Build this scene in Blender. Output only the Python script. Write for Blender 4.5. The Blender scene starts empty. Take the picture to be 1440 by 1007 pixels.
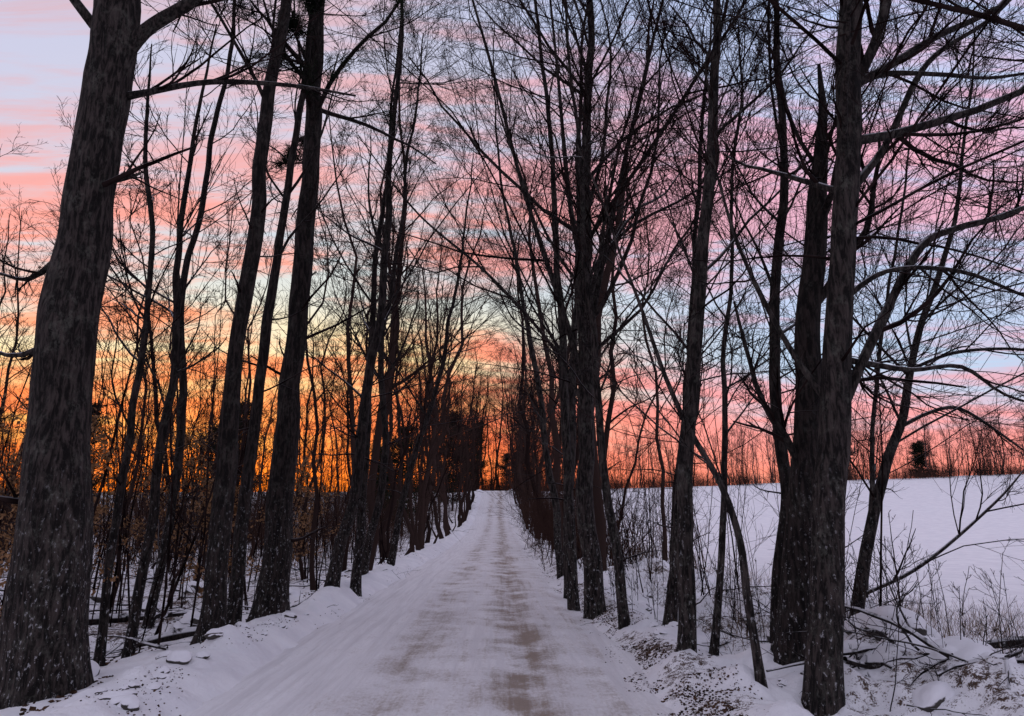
import bpy, math, numpy as np, bmesh
from mathutils import Vector
rng=np.random.default_rng(7)
scene=bpy.context.scene
scene.view_settings.view_transform='Standard'; scene.view_settings.look='None'
scene.view_settings.exposure=0; scene.view_settings.gamma=1
# ---------------------------------------------------------------- noise / terrain
def vnoise(x,y,seed=0):
    x=np.asarray(x,float); y=np.asarray(y,float)
    xi=np.floor(x).astype(np.int64); yi=np.floor(y).astype(np.int64)
    fx=x-xi; fy=y-yi; u=fx*fx*(3-2*fx); v=fy*fy*(3-2*fy)
    def H(a,b):
        h=(a*374761393+b*668265263+seed*144269504)&0xffffffff
        h=((h^(h>>13))*1274126177)&0xffffffff
        h=(h^(h>>16))
        return h/4294967295.0
    return (H(xi,yi)*(1-u)+H(xi+1,yi)*u)*(1-v)+(H(xi,yi+1)*(1-u)+H(xi+1,yi+1)*u)*v
def fbm(x,y,seed=0,o=4):
    s=0;a=.5;t=0
    for i in range(o):
        s=s+a*vnoise(x*2**i,y*2**i,seed+i*17); t+=a; a*=.5
    return s/t-.5
def sst(a,b,x):
    t=np.clip((x-a)/(b-a),0,1); return t*t*(3-2*t)
_ky=np.arange(-200,900,1.0)
_kz=np.interp(_ky,[-200,42,60,80,105,120,130,150,300,900],[0,0,.25,1.1,3.6,5.75,6.0,5.4,2,0])
_k=np.hanning(13); _k/=_k.sum()
_kz=np.convolve(np.pad(_kz,6,mode='edge'),_k,'valid')
def prof(y): return np.interp(y,_ky,_kz)
def cx(y): return -0.55-0.018*y
def ground_h(x,y):
    x=np.asarray(x,float); y=np.asarray(y,float)
    s=x-cx(y); a=np.abs(s); p=prof(y)
    z=p-.06+0*x
    edge=a+fbm(x*1.3,y*1.3,5)*.45
    z=z+sst(1.85,2.3,edge)*.13
    lump=fbm(x*1.9,y*1.9,9,5)
    berm=np.exp(-((a-2.6)/.36)**2)
    z=z+berm*(.12+.52*np.clip(lump+.06,0,1))
    L=sst(2.7,5.5,-s)
    z=z-L*.30+L*(fbm(x*.7,y*.7,21,5)*.35)+L*fbm(x*.08,y*.08,31)*.8*sst(6,20,-s)
    V=sst(2.5,3.4,s)*(1-sst(5.3,6.8,s))
    z=z+V*(fbm(x*1.0,y*1.0,41,4)*.95+.08)
    F=sst(5,9,s)
    z=z+F*(-.12+fbm(x*.12,y*.12,51)*.35+fbm(x*1.5,y*.8,52)*.05)
    z=z+.037*np.clip(x-8,0,130)*sst(20,120,y)
    out=sst(1.9,2.6,a)
    z=z+out*fbm(x*5,y*5,61,4)*.09*(1-.7*F)
    return z
# ---------------------------------------------------------------- mesh helper
def mkmesh(name,V,F,mats=(),smooth=True,mi=None):
    V=np.ascontiguousarray(V,dtype=np.float32); F=np.ascontiguousarray(F,dtype=np.int32)
    me=bpy.data.meshes.new(name); k=F.shape[1]
    me.vertices.add(len(V)); me.vertices.foreach_set('co',V.ravel())
    me.loops.add(F.size); me.loops.foreach_set('vertex_index',F.ravel())
    me.polygons.add(len(F)); me.polygons.foreach_set('loop_start',np.arange(0,F.size,k,dtype=np.int32))
    me.polygons.foreach_set('use_smooth',np.full(len(F),smooth,dtype=bool))
    for m in mats: me.materials.append(m)
    if mi is not None: me.polygons.foreach_set('material_index',np.ascontiguousarray(mi,dtype=np.int32))
    me.update(calc_edges=True); me.validate()
    return me
def mkobj(name,me,parent=None,loc=(0,0,0)):
    o=bpy.data.objects.new(name,me); scene.collection.objects.link(o); o.location=loc
    if parent: o.parent=parent
    return o
class MB:
    def __init__(s): s.V=[];s.F=[];s.M=[];s.n=0
    def add(s,V,F,m=0):
        s.V.append(V); s.F.append(F+s.n); s.M.append(np.full(len(F),m)); s.n+=len(V)
    def tubes(s,P,R,sides,m=0,seam=None):
        N,n,_=P.shape
        if N==0: return
        T=np.gradient(P,axis=1); T/=np.linalg.norm(T,axis=2,keepdims=True)+1e-9
        ref=np.where(np.abs(T[:,:1,2:3])>.8,np.array([1.,0,0]),np.array([0,0,1.]))
        U=np.cross(T,np.broadcast_to(ref,T.shape)); U/=np.linalg.norm(U,axis=2,keepdims=True)+1e-9
        W=np.cross(T,U)
        th=np.arange(sides)/sides*2*math.pi
        R=R if R.ndim==3 else R[:,:,None]
        V=P[:,:,None,:]+R[...,None]*(np.cos(th)[None,None,:,None]*U[:,:,None,:]+np.sin(th)[None,None,:,None]*W[:,:,None,:])
        b=(np.arange(N)*n*sides)[:,None,None]
        i=(np.arange(n-1)*sides)[None,:,None]; j=np.arange(sides)[None,None,:]; j2=(j+1)%sides
        F=np.stack([b+i+j,b+i+j2,b+i+sides+j2,b+i+sides+j],-1).reshape(-1,4)
        s.add(V.reshape(-1,3),F,m)
    def quads(s,C,A,B,m=0):
        N=len(C)
        V=np.stack([C-A-B,C+A-B,C+A+B,C-A+B],1).reshape(-1,3)
        s.add(V,np.arange(N*4).reshape(N,4),m)
    def mesh(s,name,mats,smooth=True):
        return mkmesh(name,np.concatenate(s.V),np.concatenate(s.F),mats,smooth,np.concatenate(s.M))
def nrm(a): return a/(np.linalg.norm(a,axis=-1,keepdims=True)+1e-9)
def grow(start,d,L,r0,r1,nseg,wander=.12,up=.05,g=rng):
    N=len(start); P=[start]; p=start.copy(); d=nrm(d.copy())
    for i in range(nseg):
        d=nrm(d+g.normal(size=(N,3))*wander+np.array([0,0,up])); p=p+d*(L/nseg)[:,None]; P.append(p)
    t=np.linspace(0,1,nseg+1)[None,:]
    return np.stack(P,1), r0[:,None]*(1-t)+r1[:,None]*t
def spawn(P,R,n,t0,t1,ang,sd,lenf,rf,minr,nseg,wander=.12,up=.05,g=rng,Lfix=None,taper=.55,flat=0.):
    N,k,_=P.shape; idx=np.repeat(np.arange(N),n); M=len(idx)
    t=g.uniform(t0,t1,M); f=t*(k-1); i=np.minimum(f.astype(int),k-2); w=(f-i)[:,None]
    p=P[idx,i]*(1-w)+P[idx,i+1]*w; T=nrm(P[idx,i+1]-P[idx,i])
    r=R[idx,i]*(1-w[:,0])+R[idx,i+1]*w[:,0]
    q=g.normal(size=(M,3)); q[:,2]*=(1-flat); q=q-(q*T).sum(1,keepdims=True)*T; q=nrm(q)
    a=np.radians(g.normal(ang,sd,M))[:,None]
    d=np.cos(a)*T+np.sin(a)*q
    Lp=np.linalg.norm(np.diff(P,axis=1),axis=2).sum(1)[idx] if Lfix is None else np.full(M,Lfix)
    L=Lp*lenf*(1-taper*t)*(.45+1.0*g.random(M)**1.3)
    r0=np.maximum(r*rf*g.uniform(.65,1.15,M),minr)
    return grow(p,d,L,r0,np.maximum(r0*.3,minr*.7),nseg,wander,up,g)
def catmull(pts,vals,step):
    pts=np.array(pts,float); vals=np.array(vals,float)
    P=np.vstack([2*pts[0]-pts[1],pts,2*pts[-1]-pts[-2]])
    out=[];ro=[]
    for i in range(len(pts)-1):
        p0,p1,p2,p3=P[i:i+4]; n=max(2,int(np.linalg.norm(p2-p1)/step))
        for t in np.arange(n)/n:
            out.append(.5*((2*p1)+(-p0+p2)*t+(2*p0-5*p1+4*p2-p3)*t*t+(-p0+3*p1-3*p2+p3)*t**3)); ro.append(vals[i]*(1-t)+vals[i+1]*t)
    out.append(pts[-1]); ro.append(vals[-1])
    return np.array(out),np.array(ro)
# ---------------------------------------------------------------- node helper
class NT:
    def __init__(s,nt): s.nt=nt
    def new(s,t,**k):
        n=s.nt.nodes.new(t)
        for a,b in k.items(): setattr(n,a,b)
        return n
    def put(s,sock,v):
        if hasattr(v,'is_output'): s.nt.links.new(v,sock)
        else:
            if isinstance(v,tuple) and len(v)==3 and sock.type=='RGBA': v=(*v,1)
            sock.default_value=v
    def m(s,op,a,b=0.,c=0.,clamp=False):
        n=s.new('ShaderNodeMath',operation=op,use_clamp=clamp)
        s.put(n.inputs[0],a); s.put(n.inputs[1],b); s.put(n.inputs[2],c); return n.outputs[0]
    def vec(s,x,y,z):
        n=s.new('ShaderNodeCombineXYZ')
        for i,v in enumerate((x,y,z)): s.put(n.inputs[i],v)
        return n.outputs[0]
    def noise(s,vec,scale,detail=4,rough=.5,dist=0.):
        n=s.new('ShaderNodeTexNoise'); s.put(n.inputs['Vector'],vec)
        n.inputs['Scale'].default_value=scale; n.inputs['Detail'].default_value=detail
        n.inputs['Roughness'].default_value=rough; n.inputs['Distortion'].default_value=dist
        return n.outputs[0]
    def step(s,x,a,b,o0=0.,o1=1.):
        n=s.new('ShaderNodeMapRange',interpolation_type='SMOOTHSTEP')
        for i,v in enumerate((x,a,b,o0,o1)): s.put(n.inputs[i],v)
        return n.outputs[0]
    def mix(s,f,a,b,bt='MIX'):
        n=s.new('ShaderNodeMix',data_type='RGBA',blend_type=bt)
        s.put(n.inputs[0],f); s.put(n.inputs[6],a); s.put(n.inputs[7],b); return n.outputs[2]
    def ramp(s,f,stops):
        n=s.new('ShaderNodeValToRGB'); s.put(n.inputs[0],f); e=n.color_ramp.elements
        while len(e)<len(stops): e.new(.5)
        for k,(p,c) in enumerate(stops): e[k].position=p; e[k].color=(*c,1)
        return n.outputs[0]
    def bump(s,h,strength,dist,normal=None):
        n=s.new('ShaderNodeBump'); n.inputs['Strength'].default_value=strength; n.inputs['Distance'].default_value=dist
        s.put(n.inputs['Height'],h)
        if normal: s.put(n.inputs['Normal'],normal)
        return n.outputs[0]
def lin(r,g,b):
    f=lambda c:(c/255/12.92) if c/255<=.04045 else ((c/255+.055)/1.055)**2.4
    return (f(r),f(g),f(b))
def mat(name):
    m=bpy.data.materials.new(name); m.use_nodes=True; t=NT(m.node_tree)
    b=m.node_tree.nodes['Principled BSDF']; b.inputs['Roughness'].default_value=.8
    b.inputs['Specular IOR Level'].default_value=.2
    return m,t,b
def objco(t):
    return t.new('ShaderNodeTexCoord').outputs['Object']
def scalev(t,v,sc):
    n=t.new('ShaderNodeMapping'); t.put(n.inputs[0],v); n.inputs['Scale'].default_value=sc; return n.outputs[0]
def normz(t):
    g=t.new('ShaderNodeNewGeometry'); x=t.new('ShaderNodeSeparateXYZ'); t.put(x.inputs[0],g.outputs['Normal']); return x.outputs[2]
SNOW=(.83,.83,.86)
def bark_mat(name,dark,light,snow=.5,lichen=0.,specks=.0,lo=.45,hi=.8):
    m,t,b=mat(name); c=objco(t)
    n1=t.noise(scalev(t,c,(1,1,.20)),24,5,.68,.5); n2=t.noise(c,5,4,.65); n3=t.noise(scalev(t,c,(1,1,.6)),30,3,.7)
    col=t.mix(t.step(n1,.42,.64),dark,light)
    if lichen: col=t.mix(t.m('MULTIPLY',t.m('MULTIPLY',t.step(n2,.46,.66),t.step(n3,.40,.60)),lichen),col,(.12,.118,.10))
    sf=t.m('MULTIPLY',t.step(normz(t),lo,hi),t.step(n2,.36,.5)); sf=t.m('MULTIPLY',sf,snow)
    if specks:
        zz=t.new('ShaderNodeSeparateXYZ'); t.put(zz.inputs[0],c)
        sp=t.m('MULTIPLY',t.step(n3,.60,.67),t.step(zz.outputs[2],.2,2.6,1.,.0)); sf=t.m('MAXIMUM',sf,t.m('MULTIPLY',sp,specks))
    col=t.mix(sf,col,SNOW); t.put(b.inputs['Base Color'],col)
    t.put(b.inputs['Normal'],t.bump(n1,1.,.05)); b.inputs['Roughness'].default_value=.9
    return m
M_bark=bark_mat('maple_bark',(.007,.0055,.005),(.062,.049,.044),.8,.5,.4)
M_bark2=bark_mat('dark_bark',(.006,.0045,.004),(.038,.028,.025),.6,.25,.5)
M_snowlog=bark_mat('snow_covered_bark',(.008,.006,.006),(.04,.03,.027),1.,0,0,.10,.35)
def plain(name,a,b_,sc=3,snow=0):
    m=bpy.data.materials.new(name); m.use_nodes=True; t=NT(m.node_tree); m.node_tree.nodes.clear()
    d=t.new('ShaderNodeBsdfDiffuse'); o=t.new('ShaderNodeOutputMaterial'); t.put(o.inputs[0],d.outputs[0])
    if sc: c=objco(t); col=t.mix(t.step(t.noise(c,sc,0),.35,.65),a,b_)
    else:
        oi=t.new('ShaderNodeObjectInfo'); col=t.mix(oi.outputs['Random'],a,b_)
    if snow: col=t.mix(t.m('MULTIPLY',t.step(normz(t),.5,.85),snow),col,SNOW)
    t.put(d.inputs[0],col); return m
M_twig=plain('twig_bark',(.008,.005,.005),(.026,.017,.016),4,snow=.12)
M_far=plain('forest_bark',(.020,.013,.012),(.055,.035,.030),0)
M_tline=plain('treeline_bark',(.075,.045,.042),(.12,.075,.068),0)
M_brush=plain('brush_bark',(.04,.022,.018),(.08,.046,.035),0)
M_needle=plain('pine_needles',(.008,.012,.008),(.022,.030,.018),1)
M_leaf=plain('dry_beech_leaves',(.16,.085,.04),(.30,.17,.09),9)
M_litter=plain('leaf_litter_brown',(.028,.016,.011),(.09,.052,.034),11)
M_grass=plain('dry_grass_stalk',(.10,.065,.04),(.22,.15,.09),5)
M_snow,t,b=mat('snow_ground'); c=objco(t)
at=t.new('ShaderNodeAttribute',attribute_name='litter'); 
n1=t.noise(c,1.6,5,.62); n2=t.noise(c,14,4,.6); n3=t.noise(c,70,2,.6)
lf=t.m('ADD',t.m('MULTIPLY',at.outputs['Fac'],.42),t.m('MULTIPLY',t.m('SUBTRACT',n1,.5),1.1)); lf=t.m('ADD',lf,t.m('MULTIPLY',t.m('SUBTRACT',n2,.5),.9)); lf=t.m('ADD',lf,t.m('MULTIPLY',t.m('SUBTRACT',n3,.5),.7))
lm=t.m('MULTIPLY',t.step(lf,.16,.34),t.step(at.outputs['Fac'],.02,.25))
lit=t.mix(t.step(n3,.35,.65),(.03,.018,.013),(.10,.06,.04))
sn=t.mix(t.step(n1,.3,.7),(.76,.76,.79),(.88,.88,.895))
t.put(b.inputs['Base Color'],t.mix(lm,sn,lit))
nb=t.bump(n2,.4,.05); t.put(b.inputs['Normal'],t.bump(n3,.3,.012,nb)); b.inputs['Roughness'].default_value=.7
# road
M_road,t,b=mat('packed_snow_road'); uv=t.new('ShaderNodeUVMap').outputs[0]
sx=t.new('ShaderNodeSeparateXYZ'); t.put(sx.inputs[0],uv); S=sx.outputs[0]; Y=sx.outputs[1]
wob=t.m('MULTIPLY',t.m('SUBTRACT',t.noise(t.vec(0.,Y,0.),.16,2),.5),.6)
Sw=t.m('SUBTRACT',S,wob)
def gau(c0,w):
    d=t.m('DIVIDE',t.m('SUBTRACT',Sw,c0),w); return t.m('EXPONENT',t.m('MULTIPLY',t.m('MULTIPLY',d,d),-1.))
streak=t.noise(t.vec(t.m('MULTIPLY',S,9.),t.m('MULTIPLY',Y,.35),0.),1,5,.65,.2)
fine=t.noise(t.vec(t.m('MULTIPLY',S,30.),t.m('MULTIPLY',Y,14.),0.),1,4,.7)
wash=t.noise(t.vec(t.m('MULTIPLY',S,1.2),t.m('MULTIPLY',Y,1.1),3.),1,4,.6)
blot=t.noise(t.vec(t.m('MULTIPLY',S,2.5),t.m('MULTIPLY',Y,1.3),9.),1,4,.65)
tr=t.m('ADD',t.m('MULTIPLY',gau(.85,.42),.78),t.m('MULTIPLY',gau(-.50,.40),.50))
tr=t.m('ADD',tr,t.m('MULTIPLY',gau(1.65,.25),.38)); tr=t.m('ADD',tr,t.m('MULTIPLY',gau(.3,1.0),.34))
d1=t.m('MULTIPLY',tr,t.step(wash,.32,.66,.30,1.30))
d1=t.m('ADD',d1,t.m('MULTIPLY',t.m('SUBTRACT',streak,.5),1.8)); d1=t.m('ADD',d1,t.m('MULTIPLY',t.m('SUBTRACT',blot,.5),1.1)); d1=t.m('ADD',d1,t.m('MULTIPLY',t.m('SUBTRACT',fine,.5),1.4))
dm=t.step(d1,.1,1.4)
sn=t.mix(t.step(streak,.3,.7),(.69,.68,.695),(.87,.87,.885))
dirt=t.mix(fine,(.16,.115,.08),(.32,.25,.19))
t.put(b.inputs['Base Color'],t.mix(t.m('MULTIPLY',dm,.92),sn,dirt))
nb=t.bump(streak,.5,.06); t.put(b.inputs['Normal'],t.bump(fine,.4,.025,nb)); b.inputs['Roughness'].default_value=.6
M_rock,t,b=mat('fieldstone'); c=objco(t); n=t.noise(c,6,5,.6)
sf=t.step(t.m('ADD',normz(t),t.m('MULTIPLY',t.m('SUBTRACT',n,.5),.8)),.05,.22)
t.put(b.inputs['Base Color'],t.mix(sf,t.mix(n,(.02,.018,.017),(.10,.09,.08)),SNOW)); t.put(b.inputs['Normal'],t.bump(n,.4,.04))
# ---------------------------------------------------------------- ground sheet
def axis(segs):
    out=[]
    for a,b_,st in segs: out.append(np.arange(a,b_,st))
    return np.concatenate(out)
xs=axis([(-700,-120,20),(-120,-40,2),(-40,-12,.4),(-12,-6,.12),(-6,6.4,.045),(6.4,12,.12),(12,40,.4),(40,120,2),(120,720,20)])
ys=axis([(-80,0,4),(0,4,.3),(4,16,.05),(16,30,.12),(30,60,.3),(60,170,.8),(170,400,5),(400,920,20)])
X,Yg=np.meshgrid(xs,ys); Z=ground_h(X,Yg); nx,ny=len(xs),len(ys)
V=np.stack([X,Yg,Z],-1).reshape(-1,3); i=np.arange(ny-1)[:,None]*nx; j=np.arange(nx-1)[None,:]
F=np.stack([i+j,i+j+1,i+nx+j+1,i+nx+j],-1).reshape(-1,4)
me=mkmesh('snowy_ground',V,F,[M_snow]); s=(X-cx(Yg)).ravel()
lit=sst(3.2,5.5,-s)*.50 + np.exp(-((s-2.35)/.3)**2)*.38 + np.exp(-((s+2.9)/.4)**2)*.10 + sst(3,3.6,s)*(1-sst(5.5,7,s))*.28+sst(118,135,Yg.ravel())*.9
at=me.attributes.new('litter','FLOAT','POINT'); at.data.foreach_set('value',np.clip(lit,0,1).astype(np.float32))
mkobj('snowy_ground',me)
ss=np.linspace(-2.25,2.25,110); yy=axis([(-20,4,.4),(4,18,.04),(18,50,.12),(50,128,.5)])
Sg,Yr=np.meshgrid(ss,yy); Xr=Sg+cx(Yr)
rut=-.026*np.exp(-((Sg-.82)/.22)**2)-.020*np.exp(-((Sg+.5)/.22)**2)+.012*np.exp(-((Sg-1.6)/.15)**2)
Zr=prof(Yr)+.004+.03*(1-(Sg/2.2)**2)+rut+fbm(Sg*1.2,Yr*.5,71)*.03+fbm(Sg*7,Yr*1.0,72)*.024+fbm(Sg*14,Yr*9,73)*.015
V=np.stack([Xr,Yr,Zr],-1).reshape(-1,3); nx,ny=len(ss),len(yy); i=np.arange(ny-1)[:,None]*nx; j=np.arange(nx-1)[None,:]
F=np.stack([i+j,i+j+1,i+nx+j+1,i+nx+j],-1).reshape(-1,4)
me=mkmesh('snowy_road',V,F,[M_road]); uvl=me.uv_layers.new(name='UVMap')
UV=np.stack([Sg.ravel(),Yr.ravel()],-1)[F.ravel()]; uvl.data.foreach_set('uv',UV.astype(np.float32).ravel())
mkobj('snowy_road',me)
# ---------------------------------------------------------------- trees
def trunk_tube(mb,pts,rad,sides=28,step=.10,bark=.07,flare=.5,m=0):
    P,R=catmull(pts,rad,step); R=R*.86; z=P[:,2]-P[0,2]
    th=np.arange(sides)/sides*2*math.pi; ph=rng.uniform(0,6)
    c,s=np.cos(th)[None,:],np.sin(th)[None,:]; zz=z[:,None]
    n=fbm(c*4+ph*3,s*4+zz*1.1,int(ph*100),4)*2*bark+fbm(c*1.2+ph,s*1.2+zz*.8,int(ph*99)+5,3)*.3
    Rr=R[:,None]*(1+n)*(1+flare*np.exp(-zz/.22)*(1+.5*np.cos(4*th[None,:]+ph)+.35*np.cos(7*th[None,:]+2*ph)))
    P=P.copy(); k=np.clip(z/1.5,0,1); P[:,0]+=k*fbm(z*.55,z*0,int(ph*77),3)*.22; P[:,1]+=k*fbm(z*.55,z*0+9,int(ph*77),3)*.22
    mb.tubes(P[None],Rr[None],sides,m)
    return P,R
def tree(name,x,y,prof_pts,rad,n1=16,t0=.35,t1=.98,len1=4.5,ang=48,up=.07,n2=7,n3=6,n4=5,limbs=(),bark=M_bark,sides=28,minr=.0022,needles=False,flare=.3,seed=0,low=0,sweep=0):
    g=np.random.default_rng(seed+1000); mb=MB()
    zb=float(ground_h(x,y))-.12
    pts=[(px,y+dy,max(pz,0)+ (zb if k==0 else 0)) for k,(px,pz,dy) in enumerate(prof_pts)]
    P,R=trunk_tube(mb,pts,rad,sides,flare=flare)
    idx=np.linspace(0,len(P)-1,24).astype(int); TP=P[idx][None]; TR=R[idx][None]
    l1=[]
    if n1: 
        a=spawn(TP,TR,n1,t0,t1,ang,13,1,.38,.008,9,.10,up,g,Lfix=len1,taper=.5); mb.tubes(*a,7,0); l1.append(a)
    if sweep:
        a=spawn(TP,TR,sweep,.2,.8,62,12,1,.20,.010,9,.07,-.01,g,Lfix=len1*1.05,taper=.3); mb.tubes(*a,5,1); l1.append(a)
    for lp,lr in limbs:
        p,r=catmull(lp,lr,.12); r=r*(1+fbm(np.arange(len(r))*.4,0*r,seed)*.3)*.9; mb.tubes(p[None],r[None],10,0)
        k=np.linspace(0,len(p)-1,10).astype(int); l1.append((p[k][None],r[k][None]))
    P1=np.concatenate([a[0] for a in l1]); R1=np.concatenate([a[1] for a in l1])
    P2,R2=spawn(P1,R1,n2,.12,.97,38,12,.58,.55,.0045,7,.11,up*.8,g); mb.tubes(P2,R2,5,1)
    P3,R3=spawn(P2,R2,n3,.12,.98,36,14,.65,.52,.0032,5,.13,up*.6,g); mb.tubes(P3,R3,4 if not needles else 3,1)
    if n4:
        P4,R4=spawn(P3,R3,n4,.1,1,36,15,.78,.60,minr,4,.13,.04,g); mb.tubes(P4,R4,3,1)
    if low:
        a=spawn(TP,TR,low,.06,.5,75,14,1,.2,.006,6,.12,.0,g,Lfix=1.6,taper=.2); mb.tubes(*a,5,1)
        b_=spawn(*a,4,.2,1,40,12,.5,.6,.003,4,.14,.02,g); mb.tubes(*b_,3,1)
    mats=[bark,M_twig]
    if needles:
        mats.append(M_needle); q=P3[:,2:].reshape(-1,3); sel=g.random(len(q))<.8; q=np.repeat(q[sel],12,0)
        N=len(q); d=nrm(g.normal(size=(N,3))+[0,0,.3]); w=nrm(np.cross(d,g.normal(size=(N,3))))
        q=q+d*.07+g.normal(size=(N,3))*.02; mb.quads(q,w*.0035,d*.07,2)
    return mkobj(name,mb.mesh(name,mats))
# left group -------------------------------------------------
tree('maple_tree',-4.32,7.36,[(-4.34,0,0),(-4.40,1.0,0),(-4.50,2.4,0),(-4.52,3.2,0),(-4.53,4.75,0),(-4.47,6.4,0),(-4.5,7.3,0),(-4.6,10,.2),(-4.4,15,.4)],
     [.44,.39,.335,.32,.29,.28,.30,.22,.06],n1=16,t0=.45,len1=5,flare=.22,seed=1,bark=M_bark,sides=40,
     limbs=[([(-4.4,7.36,6.1),(-4.08,7.4,6.2),(-3.4,7.5,6.4),(-2.53,7.6,6.42),(-1.8,7.7,6.35)],[.06,.045,.035,.025,.012]),
            ([(-4.45,7.36,6.4),(-4.1,7.3,6.9),(-3.45,7.2,7.3),(-2.9,7.1,7.9),(-2.2,7.,9)],[.13,.09,.06,.045,.02]),
            ([(-4.75,7.3,4.2),(-5.0,7.3,4.0),(-5.4,7.3,4.1)],[.04,.028,.012]),
            ([(-4.25,7.3,5.1),(-4.05,7.3,5.15),(-3.95,7.3,5.2)],[.035,.025,.012]),
            ([(-4.7,7.3,3.3),(-5.1,7.3,3.2),(-5.7,7.3,3.5)],[.04,.025,.015])],low=2)
tree('maple_tree',-3.7,9.7,[(-3.74,0,0),(-3.68,1.8,0),(-3.62,3.7,0),(-3.50,6.84,0),(-3.45,9.2,0),(-3.2,16,0)],[.175,.15,.125,.11,.09,.03],n1=15,t0=.4,len1=3.8,seed=2,bark=M_bark2,low=6)
tree('pine_tree',-3.62,11.8,[(-3.66,0,0),(-3.6,2,0),(-3.58,4.2,0),(-3.54,8,0),(-3.46,10.8,0),(-3.3,18,0)],[.29,.23,.19,.16,.14,.04],n1=24,t0=.40,len1=3.6,ang=80,up=.015,n2=6,n3=5,n4=0,needles=True,seed=3,bark=M_bark2,low=8)
tree('maple_tree',-3.9,11,[(-3.95,0,0),(-3.9,2,0),(-3.84,4,0),(-3.61,6.3,0),(-3.42,8.8,0),(-3.2,14,0)],[.12,.105,.09,.07,.055,.02],n1=12,t0=.4,len1=3,seed=4,bark=M_bark2,low=6)
tree('maple_sapling',-4.69,9.7,[(-4.75,0,0),(-4.66,1.8,0),(-4.52,3.7,0),(-4.60,6,0),(-4.45,8.8,0)],[.08,.07,.06,.045,.012],n1=14,t0=.3,len1=2.4,n2=6,n3=5,n4=3,seed=5,bark=M_bark2,sides=14,low=6)
tree('maple_sapling',-4.75,9.1,[(-4.78,0,0),(-4.76,2,0),(-4.68,4,0),(-4.93,6.8,0),(-5.0,8,0)],[.06,.055,.045,.03,.01],n1=14,t0=.3,len1=2.2,n2=6,n3=5,n4=3,seed=6,bark=M_bark2,sides=14,low=5)
tree('maple_tree',-3.25,14.5,[(-3.4,0,0),(-3.05,2.6,0),(-2.73,5.5,0),(-2.6,8.5,0),(-2.44,12,0),(-2.3,16,0)],[.15,.125,.10,.075,.05,.02],n1=16,t0=.3,len1=4,seed=7,bark=M_bark2,low=7,sweep=3)
tree('maple_tree',-3.1,15.5,[(-3.15,0,0),(-3.08,2.6,0),(-3.1,5,0),(-2.85,8.5,0),(-2.6,13,0)],[.12,.10,.08,.055,.02],n1=14,t0=.3,len1=3.4,seed=8,bark=M_bark2,low=7)
tree('maple_tree',-3.6,18.5,[(-3.6,0,0),(-3.2,3,0),(-3.3,6,0),(-2.9,10,0),(-2.5,15,0)],[.12,.10,.08,.055,.02],n1=14,t0=.3,len1=4,seed=9,bark=M_bark2,low=7)
tree('maple_tree',-5.9,12.6,[(-5.9,0,0),(-5.7,3,0),(-5.8,6,0),(-5.4,10,0),(-5.3,14,0)],[.09,.08,.065,.045,.02],n1=14,t0=.35,len1=3.4,seed=10,bark=M_bark2,low=7)
tree('maple_tree',-3.5,22,[(-3.5,0,0),(-3.0,3,0),(-2.2,6,0),(-1.7,9,0),(-1.2,13,0)],[.12,.10,.08,.05,.02],n1=18,t0=.25,len1=4.4,seed=12,bark=M_bark2,low=6,sweep=3)
tree('maple_tree',-5.6,4.4,[(-5.6,0,0),(-5.5,3,0),(-5.5,6,0),(-5.3,10,0),(-5.2,15,0)],[.3,.25,.2,.15,.05],n1=8,t0=.5,len1=5,seed=14,sweep=3,n4=4)
# right group ------------------------------------------------
Y=6.7
tree('maple_tree',2.62,Y,[(2.62,0,0),(2.79,1.77,0),(2.97,3.06,0),(3.16,4.47,0),(3.34,6,0),(3.46,6.9,0),(3.8,10,.2),(4,14,.3)],[.165,.155,.145,.135,.135,.125,.08,.02],n1=16,t0=.3,len1=4.2,seed=21,flare=.25,sweep=9,sides=36,n4=6,
     limbs=[([(2.9,Y,2.3),(3.0,Y,2.55),(3.5,Y+.1,3.4),(4.03,Y+.2,4.2),(4.47,Y+.3,4.44),(4.97,Y+.4,4.6),(5.9,Y+.6,5.0)],[.06,.058,.05,.045,.04,.035,.012]),
            ([(3.15,Y,4.4),(3.3,Y,4.7),(3.8,Y+.2,5.3),(4.4,Y+.3,6.3),(5.3,Y+.5,7.0),(6.2,Y+.6,7.9)],[.06,.05,.04,.035,.025,.01]),
            ([(3.35,Y,5.9),(3.9,Y+.1,6.05),(4.5,Y+.2,6.1),(5.2,Y+.4,6.2),(6.2,Y+.4,6.4)],[.04,.032,.026,.02,.008]),
            ([(2.97,Y,3.05),(3.4,Y+.1,3.0),(3.75,Y+.1,2.95),(4.28,Y+.2,3.0),(4.72,Y+.3,2.75),(5.2,Y+.3,2.6)],[.035,.03,.026,.022,.016,.007]),
            ([(3.0,Y,3.5),(3.5,Y-.1,3.85),(4.2,Y-.1,3.85),(4.8,Y-.1,3.6),(5.4,Y,3.5)],[.032,.026,.022,.016,.007]),
            ([(2.9,Y,2.6),(2.6,Y+.2,3.3),(2.3,Y+.4,4.3),(2.1,Y+.5,5.4)],[.035,.03,.022,.01]),
            ([(3.3,Y,5.6),(3.7,Y-.1,6.4),(3.9,Y-.2,7.4),(4.2,Y-.2,9)],[.06,.05,.04,.02])],low=2)
tree('dead_maple_tree',2.74,7.8,[(2.76,0,0),(2.98,1.8,0),(3.22,3.3,0),(3.44,4.94,0),(3.57,6.0,0),(3.60,6.8,0)],[.185,.165,.15,.125,.07,.02],n1=8,t0=.3,len1=3,seed=22,bark=M_bark2,low=3)
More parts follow.
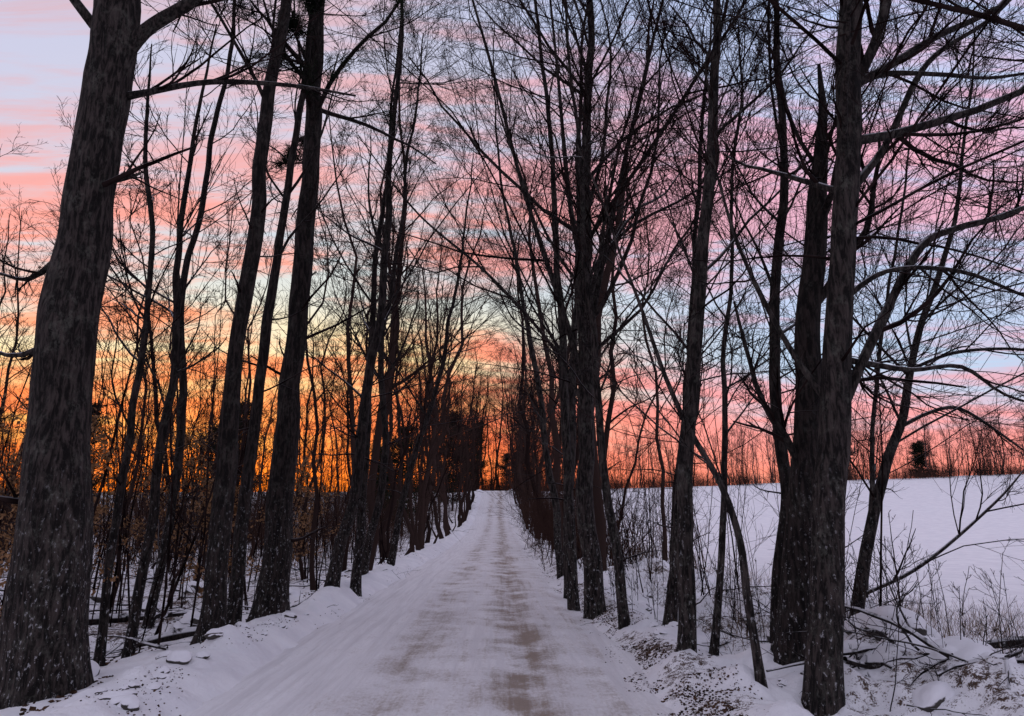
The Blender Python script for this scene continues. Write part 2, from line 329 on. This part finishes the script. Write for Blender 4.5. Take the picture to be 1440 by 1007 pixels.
tree('maple_tree',2.85,8.6,[(2.9,0,0),(3.1,2.,0),(3.2,4,0),(3.45,7,0),(3.4,12,0)],[.09,.08,.07,.05,.015],n1=12,t0=.25,len1=3.6,seed=23,bark=M_bark2,low=4,sweep=5)
tree('maple_tree',1.80,8.15,[(1.80,0,0),(1.91,1.8,0),(2.04,3.38,0),(2.39,6,0),(2.64,7.96,0),(3.0,13,0)],[.105,.095,.085,.07,.055,.02],n1=16,t0=.3,len1=3.8,seed=24,low=3,sweep=5,n4=6)
tree('maple_tree',1.3,12.5,[(1.34,0,0),(1.28,2.2,0),(1.26,4.33,0),(1.36,7.7,0),(1.5,11.3,0),(1.6,17,0)],[.20,.165,.14,.10,.07,.02],n1=24,t0=.25,t1=.75,len1=7.5,ang=34,up=.025,n2=8,seed=25,sweep=8,
     limbs=[([(1.2,12.5,3.9),(.9,12.3,5),(.2,12.0,7.2),(-.4,11.8,9.6),(-1.2,11.6,12.5)],[.07,.055,.042,.03,.012]),
            ([(1.3,12.5,4.6),(1.6,12.3,6),(2.1,12.2,8.2),(2.8,12,11),(3.3,12,13)],[.07,.055,.04,.028,.012]),
            ([(1.25,12.5,3.4),(.7,12.2,4.4),(-.4,11.9,5.6),(-1.6,11.6,6.6),(-2.6,11.4,7.9)],[.045,.036,.028,.02,.008]),
            ([(1.3,12.4,5.5),(1.0,12,7),(.8,11.8,9.5),(.5,11.6,13)],[.06,.05,.03,.012])],low=4)
tree('maple_tree',1.54,10.6,[(1.54,0,0),(1.42,1.4,0),(1.28,2.87,0),(1.18,4.5,0),(1.0,8,0),(.7,12,0)],[.085,.075,.065,.055,.03,.01],n1=14,t0=.25,len1=3.4,seed=26,low=3,ang=40,sweep=3)
tree('maple_tree',1.05,13.5,[(1.1,0,0),(1.0,2,0),(.93,4.5,0),(.8,7.5,0),(.65,10.5,0),(.3,15,0)],[.12,.10,.085,.065,.045,.015],n1=18,t0=.3,len1=5,ang=38,seed=27,low=3,sweep=3)
tree('maple_tree',2.18,10.9,[(2.18,0,0),(2.4,1.7,0),(2.6,3.3,0),(2.9,5.1,0),(3.6,10,0),(3.9,12,0)],[.10,.085,.075,.055,.03,.01],n1=16,t0=.22,len1=4.2,seed=28,low=3,sweep=6)
tree('maple_sapling',2.29,9,[(2.29,0,0),(2.45,1.3,0),(2.61,2.68,0),(2.86,5.2,0),(3.1,8.5,0)],[.055,.05,.042,.028,.01],n1=13,t0=.2,len1=2.6,n3=5,n4=4,seed=29,sides=12,low=3)
tree('maple_sapling',2.09,6.7,[(2.12,0,0),(2.05,.9,0),(2.0,1.7,.05),(1.56,2.67,.1),(1.2,3.7,.2),(.7,5.4,.3)],[.042,.038,.034,.026,.018,.007],n1=8,t0=.35,len1=1.6,n2=5,n3=4,n4=3,seed=30,sides=12)
tree('maple_tree',4.3,10,[(4.3,0,0),(4.87,1.85,0),(5.27,2.8,0),(5.63,4.0,0),(6.4,5.9,0),(7.2,9,0)],[.10,.085,.07,.055,.035,.01],n1=14,t0=.3,len1=3.6,seed=31,low=2,sweep=8,n4=6,
     limbs=[([(5.27,10,2.8),(5.7,10,3.0),(6.1,10,3.05),(6.54,9.9,2.7),(6.95,9.8,2.3)],[.035,.03,.026,.018,.007]),
            ([(5.5,10,3.6),(6.1,9.8,3.8),(7,9.6,3.75),(7.8,9.5,3.3)],[.03,.026,.018,.007]),
            ([(4.5,10,.6),(5.3,9.9,1.0),(6.3,9.8,1.8),(6.9,9.8,2.4)],[.03,.025,.018,.007])])
tree('maple_tree',1.1,15.5,[(1.15,0,0),(1.2,3,0),(1.4,6,0),(1.5,10,0),(1.9,15,0)],[.13,.11,.08,.055,.02],n1=18,t0=.25,len1=5,ang=38,seed=32,low=4)
tree('maple_tree',2.9,14,[(2.9,0,0),(3.2,3,0),(3.6,6,0),(4,10,0),(4.4,13,0)],[.09,.075,.06,.04,.015],n1=16,t0=.2,len1=4.4,ang=44,seed=33,low=3,sweep=4)
tree('maple_tree',5.6,4.6,[(5.6,0,0),(5.6,3,0),(5.5,6,0),(5.3,10,0),(5.2,15,0)],[.28,.23,.19,.14,.05],n1=9,t0=.4,len1=5.2,seed=34,sweep=8,n4=5)
tree('maple_tree',5.8,12.8,[(5.8,0,0),(6.1,2,0),(6.6,4.5,0),(7.3,7.5,0),(7.8,10,0)],[.055,.048,.038,.025,.01],n1=16,t0=.2,len1=3.4,seed=35,sides=12,sweep=4)
tree('maple_tree',1.2,20,[(1.3,0,0),(1.0,3,0),(.5,6.5,0),(-.1,10,0),(-.7,15,0)],[.12,.10,.08,.05,.02],n1=18,t0=.25,len1=5,ang=42,seed=36,low=5,sweep=3)
# ---------------------------------------------------------------- forest templates
def template(name,h,r,seed,t0=.3,len1=3.4,ang=42,n1=18,n2=5,n3=5,n4=2,mat_=M_far,minr=.005,low=8,bend=.1):
    g=np.random.default_rng(seed); mb=MB(); n=14
    z=np.linspace(-.3,h,n); x=np.cumsum(g.normal(size=n))*bend; y=np.cumsum(g.normal(size=n))*bend
    P=np.stack([x-x[0],y-y[0],z],-1)[None]; R=(r*(1-.85*np.linspace(0,1,n)**1.1))[None]; R[0,0]*=1.4
    mb.tubes(P,R,8,0)
    a=spawn(P,R,n1,t0,.98,ang,12,1,.42,.011,7,.12,.06,g,Lfix=len1,taper=.5); mb.tubes(*a,4,0)
    b_=spawn(*a,n2,.15,.97,38,12,.55,.6,.008,5,.12,.05,g); mb.tubes(*b_,3,0)
    c_=spawn(*b_,n3,.15,.98,36,12,.55,.6,.006,4,.13,.04,g); mb.tubes(*c_,3,0)
    if n4: d_=spawn(*c_,n4,.1,1,36,13,.7,.7,minr,3,.13,.03,g); mb.tubes(*d_,3,0)
    if low:
        e=spawn(P,R,low,.08,.5,75,14,1,.2,.007,5,.12,.0,g,Lfix=1.5,taper=.2); mb.tubes(*e,3,0)
        f=spawn(*e,4,.2,1,40,12,.5,.6,.005,3,.14,.02,g); mb.tubes(*f,3,0)
    return mb.mesh(name,[mat_])
TT=[template('forest_tree_a',15,.10,1,bend=.16),template('forest_tree_b',17,.13,2,t0=.4,len1=4,bend=.2),template('forest_tree_c',13,.07,3,len1=2.8,bend=.2),
    template('forest_tree_d',16,.10,4,t0=.25,ang=36,len1=4,bend=.15),template('forest_tree_e',12,.055,5,t0=.35,len1=2.4,bend=.24),template('forest_tree_f',18,.16,6,t0=.35,len1=4.6,n1=20,bend=.14),
    template('forest_tree_g',10,.045,7,t0=.25,len1=2.,bend=.22)]
SP=[template('spreading_tree_a',18,.15,21,t0=.25,ang=50,len1=6,n1=26,bend=.22),template('spreading_tree_b',17,.13,22,t0=.22,ang=46,len1=5.6,n1=26,bend=.25)]
def brush(name,seed,h=3.,n=26,rad=1.6):
    g=np.random.default_rng(seed); mb=MB()
    st=np.stack([g.normal(0,rad*.5,n),g.normal(0,rad*.5,n),np.full(n,-.2)],-1); d=g.normal(size=(n,3))*.25+[0,0,1]
    a=grow(st,d,g.uniform(.4,1,n)*h,g.uniform(.008,.02,n),np.full(n,.005),7,.09,.04,g); mb.tubes(*a,4,0)
    b_=spawn(*a,6,.2,1,40,12,.45,.6,.006,4,.14,.04,g); mb.tubes(*b_,3,0)
    c_=spawn(*b_,4,.2,1,40,12,.5,.7,.005,3,.14,.04,g); mb.tubes(*c_,3,0)
    return mb.mesh(name,[M_brush])
BT=[brush('brush_a',11),brush('brush_b',12,4.2),brush('brush_c',13,2.2)]
LT=[]
for m_ in TT[:6]+BT[:2]:
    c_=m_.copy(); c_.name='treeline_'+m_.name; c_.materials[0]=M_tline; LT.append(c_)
def conifer(name,seed,h=10):
    g=np.random.default_rng(seed); mb=MB(); P=np.array([[[0,0,-.3],[0,0,h*.5],[0,0,h]]],float); R=np.array([[.14,.09,.01]]); mb.tubes(P,R,7,0)
    n=90; t=g.uniform(.06,1,n); az=g.uniform(0,6.28,n); L=(1-t)**.55*h*.40*g.uniform(.35,1.2,n)+.15
    st=np.stack([0*t,0*t,t*h],-1); d=np.stack([np.cos(az),np.sin(az),.30-.2*(1-t)],-1)
    a=grow(st,d,L,np.full(n,.02),np.full(n,.005),6,.12,.04,g); mb.tubes(*a,3,0)
    q=a[0][:,1:].reshape(-1,3); q=np.repeat(q,12,0)+g.normal(size=(len(q)*12,3))*[.25,.25,.15]; N=len(q)
    d=nrm(g.normal(size=(N,3))+[0,0,.1]); w=nrm(np.cross(d,g.normal(size=(N,3)))); mb.quads(q,w*.03,d*.15,1)
    return mb.mesh(name,[M_far,M_needle])
CT=[conifer('spruce_a',1,11),conifer('spruce_b',2,8.5)]
def empty(name):
    e=bpy.data.objects.new(name,None); scene.collection.objects.link(e); return e
def scatter(par,tmpl,xy,smin,smax,part,g,tilt=.05,lean=0):
    for k,(x,y) in enumerate(xy):
        o=mkobj(f'{part}_{k+1}',tmpl[g.integers(len(tmpl))],par,(x,y,float(ground_h(x,y))))
        o.rotation_euler=(g.normal()*tilt,g.normal()*tilt+lean,g.uniform(0,6.28)); sc=g.uniform(smin,smax); o.scale=(sc,sc,sc*g.uniform(.9,1.1))
g=np.random.default_rng(5)
row=empty('roadside_tree_row')
def rowpts(y0,side,step,off):
    y=y0; out=[]
    while y<124: out.append((cx(y)+side*(off+abs(g.normal())*.9),y+g.normal()*.3)); y+=g.uniform(*step)
    return out
scatter(row,TT,rowpts(18,-1,(1.6,3.4),2.9),.75,1.1,'bare_tree_left',g,.075)
scatter(row,TT,rowpts(18.5,1,(1.6,3.4),2.8),.75,1.1,'bare_tree_right',g,.075)
scatter(row,SP,rowpts(30,-1,(6,10),3.0),.85,1.15,'spreading_tree_left',g,.04,.07)
scatter(row,SP,rowpts(27,1,(5,9),3.0),.85,1.15,'spreading_tree_right',g,.04,-.07)
fo=empty('distant_forest')
def wedge(n,ymin,ymax,f,pw=1.):
    out=[]
    while len(out)<n:
        y=ymin+(ymax-ymin)*g.random()**pw; x=f(y)
        if x is not None: out.append((x,y))
    return out
pts=wedge(280,13,150,lambda y: cx(y)-4.6-g.random()*(.8*y+5),.9)
pts+=wedge(30,122,180,lambda y: cx(y)+g.uniform(-60,30))
pts=[p for p in pts if not (p[1]<127 and abs(p[0]-cx(p[1]))<3.4)]
scatter(fo,TT,pts,.65,1.0,'bare_tree',g,.07)
scatter(fo,TT+SP,wedge(75,127,165,lambda y: g.uniform(-18,12)),1.1,1.6,'tall_bare_tree',g,.05)
scatter(fo,CT,[(-9,62),(-12,70),(-22,60),(-30,75),(-16,90),(-7.5,95),(-40,70),(-6,130),(-1,134),(1.5,131)],.7,1.1,'spruce',g,.01)
br=empty('forest_brush')
scatter(br,BT,wedge(240,26,120,lambda y: cx(y)-5-g.random()*(.8*y+5),.85)+wedge(45,18,120,lambda y: cx(y)+3.4+g.random()*2.5)+wedge(80,126,145,lambda y: g.uniform(-22,16)),.7,1.5,'brush',g,.05)
tl=empty('field_treeline'); 
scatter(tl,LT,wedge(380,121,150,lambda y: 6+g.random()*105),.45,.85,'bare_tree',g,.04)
scatter(tl,CT,[(58,133),(61,136),(73,134),(76,138)],.75,1.0,'spruce',g,.01)
scatter(tl,BT,wedge(230,118,126,lambda y: 6+g.random()*100),.4,1.0,'brush',g,.04)
# ---------------------------------------------------------------- near thicket stems
g=np.random.default_rng(9)
def thicket(name,xy,h0,h1,r0,r1,seed,k=5):
    g=np.random.default_rng(seed); xy=np.array(xy); n=len(xy); mb=MB()
    st=np.column_stack([xy,ground_h(xy[:,0],xy[:,1])-.05]); a=grow(st,g.normal(size=(n,3))*.12+[0,0,1],g.uniform(h0,h1,n),g.uniform(r0,r1,n),np.full(n,.003),9,.05,.03,g)
    mb.tubes(*a,5,0); b_=spawn(*a,k,.3,1,42,12,.35,.55,.003,5,.12,.05,g); mb.tubes(*b_,3,0); c_=spawn(*b_,4,.15,1,38,12,.5,.6,.0025,4,.13,.04,g); mb.tubes(*c_,3,0)
    return mkobj(name,mb.mesh(name,[M_twig]))
thicket('sapling_thicket',[(cx(y)-g.uniform(3.2,4+.7*y),y) for y in g.uniform(9.5,36,300)],1.5,7.5,.007,.028,1,7)
thicket('sapling_thicket',[(cx(y)+g.uniform(3.0,5.4),y) for y in g.uniform(8.5,34,90)],.8,4.5,.005,.016,2,7)
thicket('roadside_shrub',[(g.uniform(2.7,5.8),g.uniform(6.4,12)) for _ in range(90)],.3,1.4,.003,.007,3,6)
thicket('roadside_shrub',[(cx(y)+g.uniform(2.4,3.1),y) for y in g.uniform(8,24,40)],.2,.8,.0025,.005,4,6)
def beech(x,y,h,seed):
    g=np.random.default_rng(seed); mb=MB(); st=np.array([[x,y,float(ground_h(x,y))-.1]])
    a=grow(st,np.array([[.05,0,1.]]),np.array([h]),np.array([.03]),np.array([.006]),10,.05,.05,g); mb.tubes(*a,7,0)
    b_=spawn(*a,24,.15,1,65,12,.38,.5,.005,6,.1,.03,g); mb.tubes(*b_,4,0); c_=spawn(*b_,6,.15,1,42,12,.5,.6,.003,4,.12,.02,g); mb.tubes(*c_,3,0)
    q=c_[0][:,1:].reshape(-1,3); q=q[g.random(len(q))<.85]; q=np.repeat(q,2,0)+g.normal(size=(len(q)*2,3))*.03; N=len(q)
    d=nrm(g.normal(size=(N,3))+[0,0,-.8]); w=nrm(np.cross(d,g.normal(size=(N,3)))); sz=g.uniform(.6,1.2,(N,1)); mb.quads(q+d*.03,w*.014*sz,d*.032*sz,1)
    return mkobj('beech_sapling',mb.mesh('beech_sapling',[M_twig,M_leaf]))
for k,(x,y,h) in enumerate([(-6.2,10.5,3.2),(-5.3,8.6,2.6),(-7.5,12.5,4),(-9,14,3.6),(-6.6,15,3.5),(-11.5,17,4.5),(-5.6,18,3.2),(-8.2,20,4.2),(-5.9,22,3.5),(-10.5,22,4.5),(-13,21,4),(-7.2,26,4),(-5.2,13,2.4),(-9.5,17.5,3.8)]): beech(x,y,h,k)
# ---------------------------------------------------------------- litter, clods, fallen wood
def litter(name,xy,smin,smax,m,seed,lift=.004):
    g=np.random.default_rng(seed); xy=np.array(xy); N=len(xy); z=ground_h(xy[:,0],xy[:,1])
    s=xy[:,0]-cx(xy[:,1]); rz=prof(xy[:,1])+.03*(1-(s/2.2)**2); z=np.where(np.abs(s)<2.2,np.maximum(z,rz),z)
    C=np.column_stack([xy,z+lift]); cube=np.array([[-1,-1,-1],[1,-1,-1],[1,1,-1],[-1,1,-1],[-1,-1,1],[1,-1,1],[1,1,1],[-1,1,1]],float)
    sz=g.uniform(smin,smax,(N,1,1))*np.array([1,1,.45]); V=cube[None]*sz*g.uniform(.3,1.2,(N,8,3))
    th=g.uniform(0,6.28,N); tl=g.normal(0,.5,N); c,s_=np.cos(th),np.sin(th); ct,st=np.cos(tl),np.sin(tl)
    x=V[...,0]*ct[:,None]+V[...,2]*st[:,None]; zz=-V[...,0]*st[:,None]+V[...,2]*ct[:,None]
    W=np.stack([x*c[:,None]-V[...,1]*s_[:,None],x*s_[:,None]+V[...,1]*c[:,None],zz],-1)+C[:,None,:]
    f=np.array([[0,3,2,1],[4,5,6,7],[0,1,5,4],[1,2,6,5],[2,3,7,6],[3,0,4,7]]); F=(np.arange(N)*8)[:,None,None]+f[None]
    return mkobj(name,mkmesh(name,W.reshape(-1,3),F.reshape(-1,4),[m],False))
yy=5+35*g.random(16000)**1.7; sx=2.2+g.normal(0,.24,16000)
keep=vnoise(sx*2+yy*.3,yy*1.3,3)+.3*vnoise(sx*6,yy*5,8)>.64; litter('leaf_litter',np.column_stack([cx(yy)+sx,yy])[keep],.002,.012,M_litter,1)
yy=5+30*g.random(2500)**1.5; sx=-2.45+g.normal(0,.22,2500); keep=vnoise(sx*2,yy*1.1,4)>.6
litter('leaf_litter',np.column_stack([cx(yy)+sx,yy])[keep],.002,.010,M_litter,2)
yy=6+30*g.random(6000)**1.3; sx=-3.2-g.random(6000)**1.2*(2+.6*yy); keep=vnoise(sx*1.2,yy*1.2,6)>.5
litter('leaf_litter',np.column_stack([cx(yy)+sx,yy])[keep],.008,.03,M_litter,3)
def sticks(name,C,L,r,seed,flat=.08,m=(M_bark2,M_twig)):
    g=np.random.default_rng(seed); n=len(C); C=np.array(C); a=g.uniform(0,6.28,n); z=ground_h(C[:,0],C[:,1])+r
    d=np.column_stack([np.cos(a),np.sin(a),g.normal(0,flat,n)]); P,R=grow(np.column_stack([C,z]),d,L,r,r*.3,10,.12,0,g)
    P[...,2]=np.maximum(P[...,2],ground_h(P[...,0],P[...,1])+R*.2); mb=MB(); mb.tubes(P,R,9,0)
    b_=spawn(P,R,4,.2,1,45,14,.4,.5,.003,5,.14,.04,g); mb.tubes(*b_,3,1); c_=spawn(*b_,3,.2,1,40,12,.5,.6,.0025,4,.14,.02,g); mb.tubes(*c_,3,1)
    return mkobj(name,mb.mesh(name,list(m)))
n=110; yy=g.uniform(9,30,n); sticks('fallen_branches',np.column_stack([cx(yy)-3.4-g.random(n)*.55*yy,yy]),g.uniform(.8,3,n),g.uniform(.01,.04,n),4,m=(M_snowlog,M_twig))
n=80; yy=g.uniform(6.3,13,n); sticks('fallen_branches',np.column_stack([g.uniform(2.6,5.8,n),yy]),g.uniform(.4,1.8,n),g.uniform(.004,.016,n),5,.35)
n=12; yy=g.uniform(6.6,10.5,n); sticks('fallen_branches',np.column_stack([g.uniform(3.0,5.4,n),yy]),g.uniform(.8,2.0,n),g.uniform(.02,.045,n),6,.12,(M_snowlog,M_twig))
def log(pts,rad,m=M_bark2):
    mb=MB(); P,R=catmull([(a,b_,float(ground_h(a,b_))+c_) for a,b_,c_ in pts],rad,.1); th=np.arange(14)/14*6.283
    Rr=R[:,None]*(1+.25*fbm(np.cos(th)[None]*2+P[:,:1]*2,np.sin(th)[None]*2+P[:,1:2],8)); mb.tubes(P[None],Rr[None],14,0)
    mkobj('fallen_log',mb.mesh('fallen_log',[m]))
log([(5.0,8.8,.06),(5.7,9.0,.14),(6.6,9.3,.20),(7.6,9.6,.24)],[.01,.06,.07,.08])
log([(-5.4,10.6,.05),(-4.6,10.7,.1),(-3.9,10.9,.06)],[.02,.075,.02],M_snowlog)
log([(-8.4,12.6,.1),(-7.0,13.2,.12),(-5.4,13.9,.08)],[.02,.09,.03],M_snowlog)
def stones(name,L,seed,sink=.0):
    g=np.random.default_rng(seed); bm=bmesh.new(); bmesh.ops.create_icosphere(bm,subdivisions=4,radius=1); v0=np.array([v.co[:] for v in bm.verts]); f0=np.array([[v.index for v in f.verts] for f in bm.faces]); bm.free()
    Vs=[];Fs=[];n=0
    for x,y,r in L:
        o1,o2=g.uniform(0,50),g.uniform(0,50)
        d=fbm(v0[:,0]*1.1+o1+v0[:,2]*.7,v0[:,1]*1.1+v0[:,2]*1.3+o2,7,3); V=v0*(1+d*.8)[:,None]*r*np.array([g.uniform(.9,1.5),g.uniform(.8,1.2),g.uniform(.6,.85)])
        a=g.uniform(0,6.28); V=V@np.array([[math.cos(a),math.sin(a),0],[-math.sin(a),math.cos(a),0],[0,0,1]]); V=V+[x,y,float(ground_h(x,y))-r*sink]; Vs.append(V);Fs.append(f0+n);n+=len(V)
    mkobj(name,mkmesh(name,np.concatenate(Vs),np.concatenate(Fs),[M_rock]))
L=[(3.8+.12*(y-6)+g.normal()*.55,y,g.uniform(.16,.38)) for y in np.arange(6.5,13,.30)]
stones('snowy_stone_wall',L,1,.2)
L=[(cx(y)-3.3-g.random()*.5*y,y,g.uniform(.1,.32)) for y in g.uniform(7.5,26,34)]
stones('snowy_rocks',L,2)
L=[(cx(y)+g.uniform(2.4,3.2),y,g.uniform(.03,.10)) for y in g.uniform(7,14,26)]+[(cx(y)-g.uniform(2.35,2.9),y,g.uniform(.03,.10)) for y in g.uniform(5.6,12,30)]
stones('snow_clods',L,3)
def grass(name,xy,seed,h0=.15,h1=.5):
    g=np.random.default_rng(seed); xy=np.array(xy); n=len(xy); st=np.column_stack([xy,ground_h(xy[:,0],xy[:,1])-.02]); mb=MB()
    a=grow(st,g.normal(size=(n,3))*.3+[0,0,1],g.uniform(h0,h1,n),np.full(n,.0028),np.full(n,.0012),4,.12,-.04,g); mb.tubes(*a,3,0); mkobj(name,mb.mesh(name,[M_grass]))
cl=np.column_stack([g.uniform(4.5,9,60),g.uniform(8.5,14,60)]); pts=(cl[g.integers(60,size=1300)]+g.normal(0,.22,(1300,2))); grass('dry_grass',pts,1,.1,.42)
cl=np.column_stack([g.uniform(2.4,7,120),g.uniform(9,40,120)]); pts=(cl[g.integers(120,size=2200)]+g.normal(0,.2,(2200,2))); pts=pts[(pts[:,0]-cx(pts[:,1]))>2.9]; grass('dry_grass',pts,2,.15,.6)
# ---------------------------------------------------------------- world: dusk sky
w=bpy.data.worlds.new('World'); scene.world=w; w.use_nodes=True; nt=w.node_tree; nt.nodes.clear(); t=NT(nt)
w.cycles.sampling_method='NONE'
D=t.new('ShaderNodeTexCoord').outputs['Generated']; sp=t.new('ShaderNodeSeparateXYZ'); t.put(sp.inputs[0],D)
az=t.m('MULTIPLY',t.m('ARCTAN2',sp.outputs[0],sp.outputs[1]),57.2958)
el0=t.m('MULTIPLY',t.m('ARCSINE',sp.outputs[2]),57.2958)
# cloud streets run parallel to X, so they are straight lines across the sky
el=t.m('MULTIPLY',t.m('ARCTAN2',sp.outputs[2],t.m('MAXIMUM',t.m('ABSOLUTE',sp.outputs[1]),.05)),57.2958)
elt=t.m('ADD',el,t.m('MULTIPLY',az,.07))
nA=t.noise(t.vec(t.m('MULTIPLY',az,.035),t.m('MULTIPLY',elt,.12),2.),1,3,.55,.4)
nB=t.noise(t.vec(t.m('MULTIPLY',az,.034),t.m('MULTIPLY',elt,.26),7.),1,6,.64,.8)
nC=t.noise(t.vec(t.m('MULTIPLY',az,.08),t.m('MULTIPLY',t.m('ADD',el,t.m('MULTIPLY',az,-.06)),.85),4.),1,4,.62,.7)
e2=t.m('ADD',el,t.m('MULTIPLY',t.m('SUBTRACT',nA,.5),6.)); ef=t.m('DIVIDE',e2,90.,clamp=True)
def R(st): return t.ramp(ef,[(max(a,0)/90,lin(*c)) for a,c in st])
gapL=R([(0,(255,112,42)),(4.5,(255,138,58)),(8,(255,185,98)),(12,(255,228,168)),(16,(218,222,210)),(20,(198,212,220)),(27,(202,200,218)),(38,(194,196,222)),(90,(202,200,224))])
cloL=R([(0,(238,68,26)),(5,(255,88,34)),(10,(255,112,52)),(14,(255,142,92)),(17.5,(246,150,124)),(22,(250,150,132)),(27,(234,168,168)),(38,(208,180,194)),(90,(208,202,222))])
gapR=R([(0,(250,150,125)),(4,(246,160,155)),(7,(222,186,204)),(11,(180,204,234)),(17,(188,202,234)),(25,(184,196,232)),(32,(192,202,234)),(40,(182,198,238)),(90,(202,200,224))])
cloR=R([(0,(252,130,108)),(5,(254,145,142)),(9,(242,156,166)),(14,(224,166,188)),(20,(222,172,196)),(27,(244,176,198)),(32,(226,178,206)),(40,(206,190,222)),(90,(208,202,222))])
azf=t.step(t.m('ADD',az,t.m('MULTIPLY',t.m('SUBTRACT',nA,.5),20.)),-12.,24.)
bias=t.new('ShaderNodeFloatCurve'); cu=bias.mapping.curves[0]; cu.points[0].location=(0,.60); cu.points[1].location=(1,.5)
for p in [(.06,.58),(.12,.50),(.18,.39),(.25,.56),(.31,.54),(.37,.45),(.5,.46)]: cu.points.new(*p)
bias.mapping.update(); t.put(bias.inputs['Value'],ef)
cv=t.m('SUBTRACT',t.m('ADD',t.m('ADD',nB,bias.outputs[0]),t.m('MULTIPLY',t.m('SUBTRACT',nC,.5),.38)),.5)
cm=t.step(cv,.36,.62)
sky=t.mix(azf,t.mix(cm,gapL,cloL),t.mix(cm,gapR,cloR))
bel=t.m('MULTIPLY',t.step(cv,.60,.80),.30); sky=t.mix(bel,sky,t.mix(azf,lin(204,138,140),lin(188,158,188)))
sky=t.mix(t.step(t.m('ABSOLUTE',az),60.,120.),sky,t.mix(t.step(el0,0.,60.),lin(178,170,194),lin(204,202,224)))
sky=t.mix(t.step(el0,-3.,-.2,1.,0.),sky,lin(60,45,50))
ns=t.new('ShaderNodeTexSky',sky_type='NISHITA'); ns.sun_disc=False; ns.sun_elevation=math.radians(1.0); ns.sun_rotation=math.radians(-22)
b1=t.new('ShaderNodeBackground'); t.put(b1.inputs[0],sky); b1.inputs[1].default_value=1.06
b2=t.new('ShaderNodeBackground'); t.put(b2.inputs[0],ns.outputs[0]); b2.inputs[1].default_value=.05
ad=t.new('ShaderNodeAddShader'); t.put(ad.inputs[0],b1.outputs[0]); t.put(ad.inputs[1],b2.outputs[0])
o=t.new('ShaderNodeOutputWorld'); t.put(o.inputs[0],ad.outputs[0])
sl=bpy.data.lights.new('sun','SUN'); sl.energy=.25; sl.angle=math.radians(8); sl.color=(1,.5,.28)
so=bpy.data.objects.new('sun',sl); scene.collection.objects.link(so)
a=math.radians(-22); e=math.radians(2.5); so.rotation_euler=Vector((math.sin(a)*math.cos(e),math.cos(a)*math.cos(e),math.sin(e))).to_track_quat('Z','Y').to_euler()
# camera
cd=bpy.data.cameras.new('camera'); cd.lens=26; cd.sensor_width=36; cd.clip_end=3000
co=bpy.data.objects.new('camera',cd); scene.collection.objects.link(co); co.location=(0,0,1.6); co.rotation_euler=(math.radians(90+12.15),0,0)
scene.camera=co
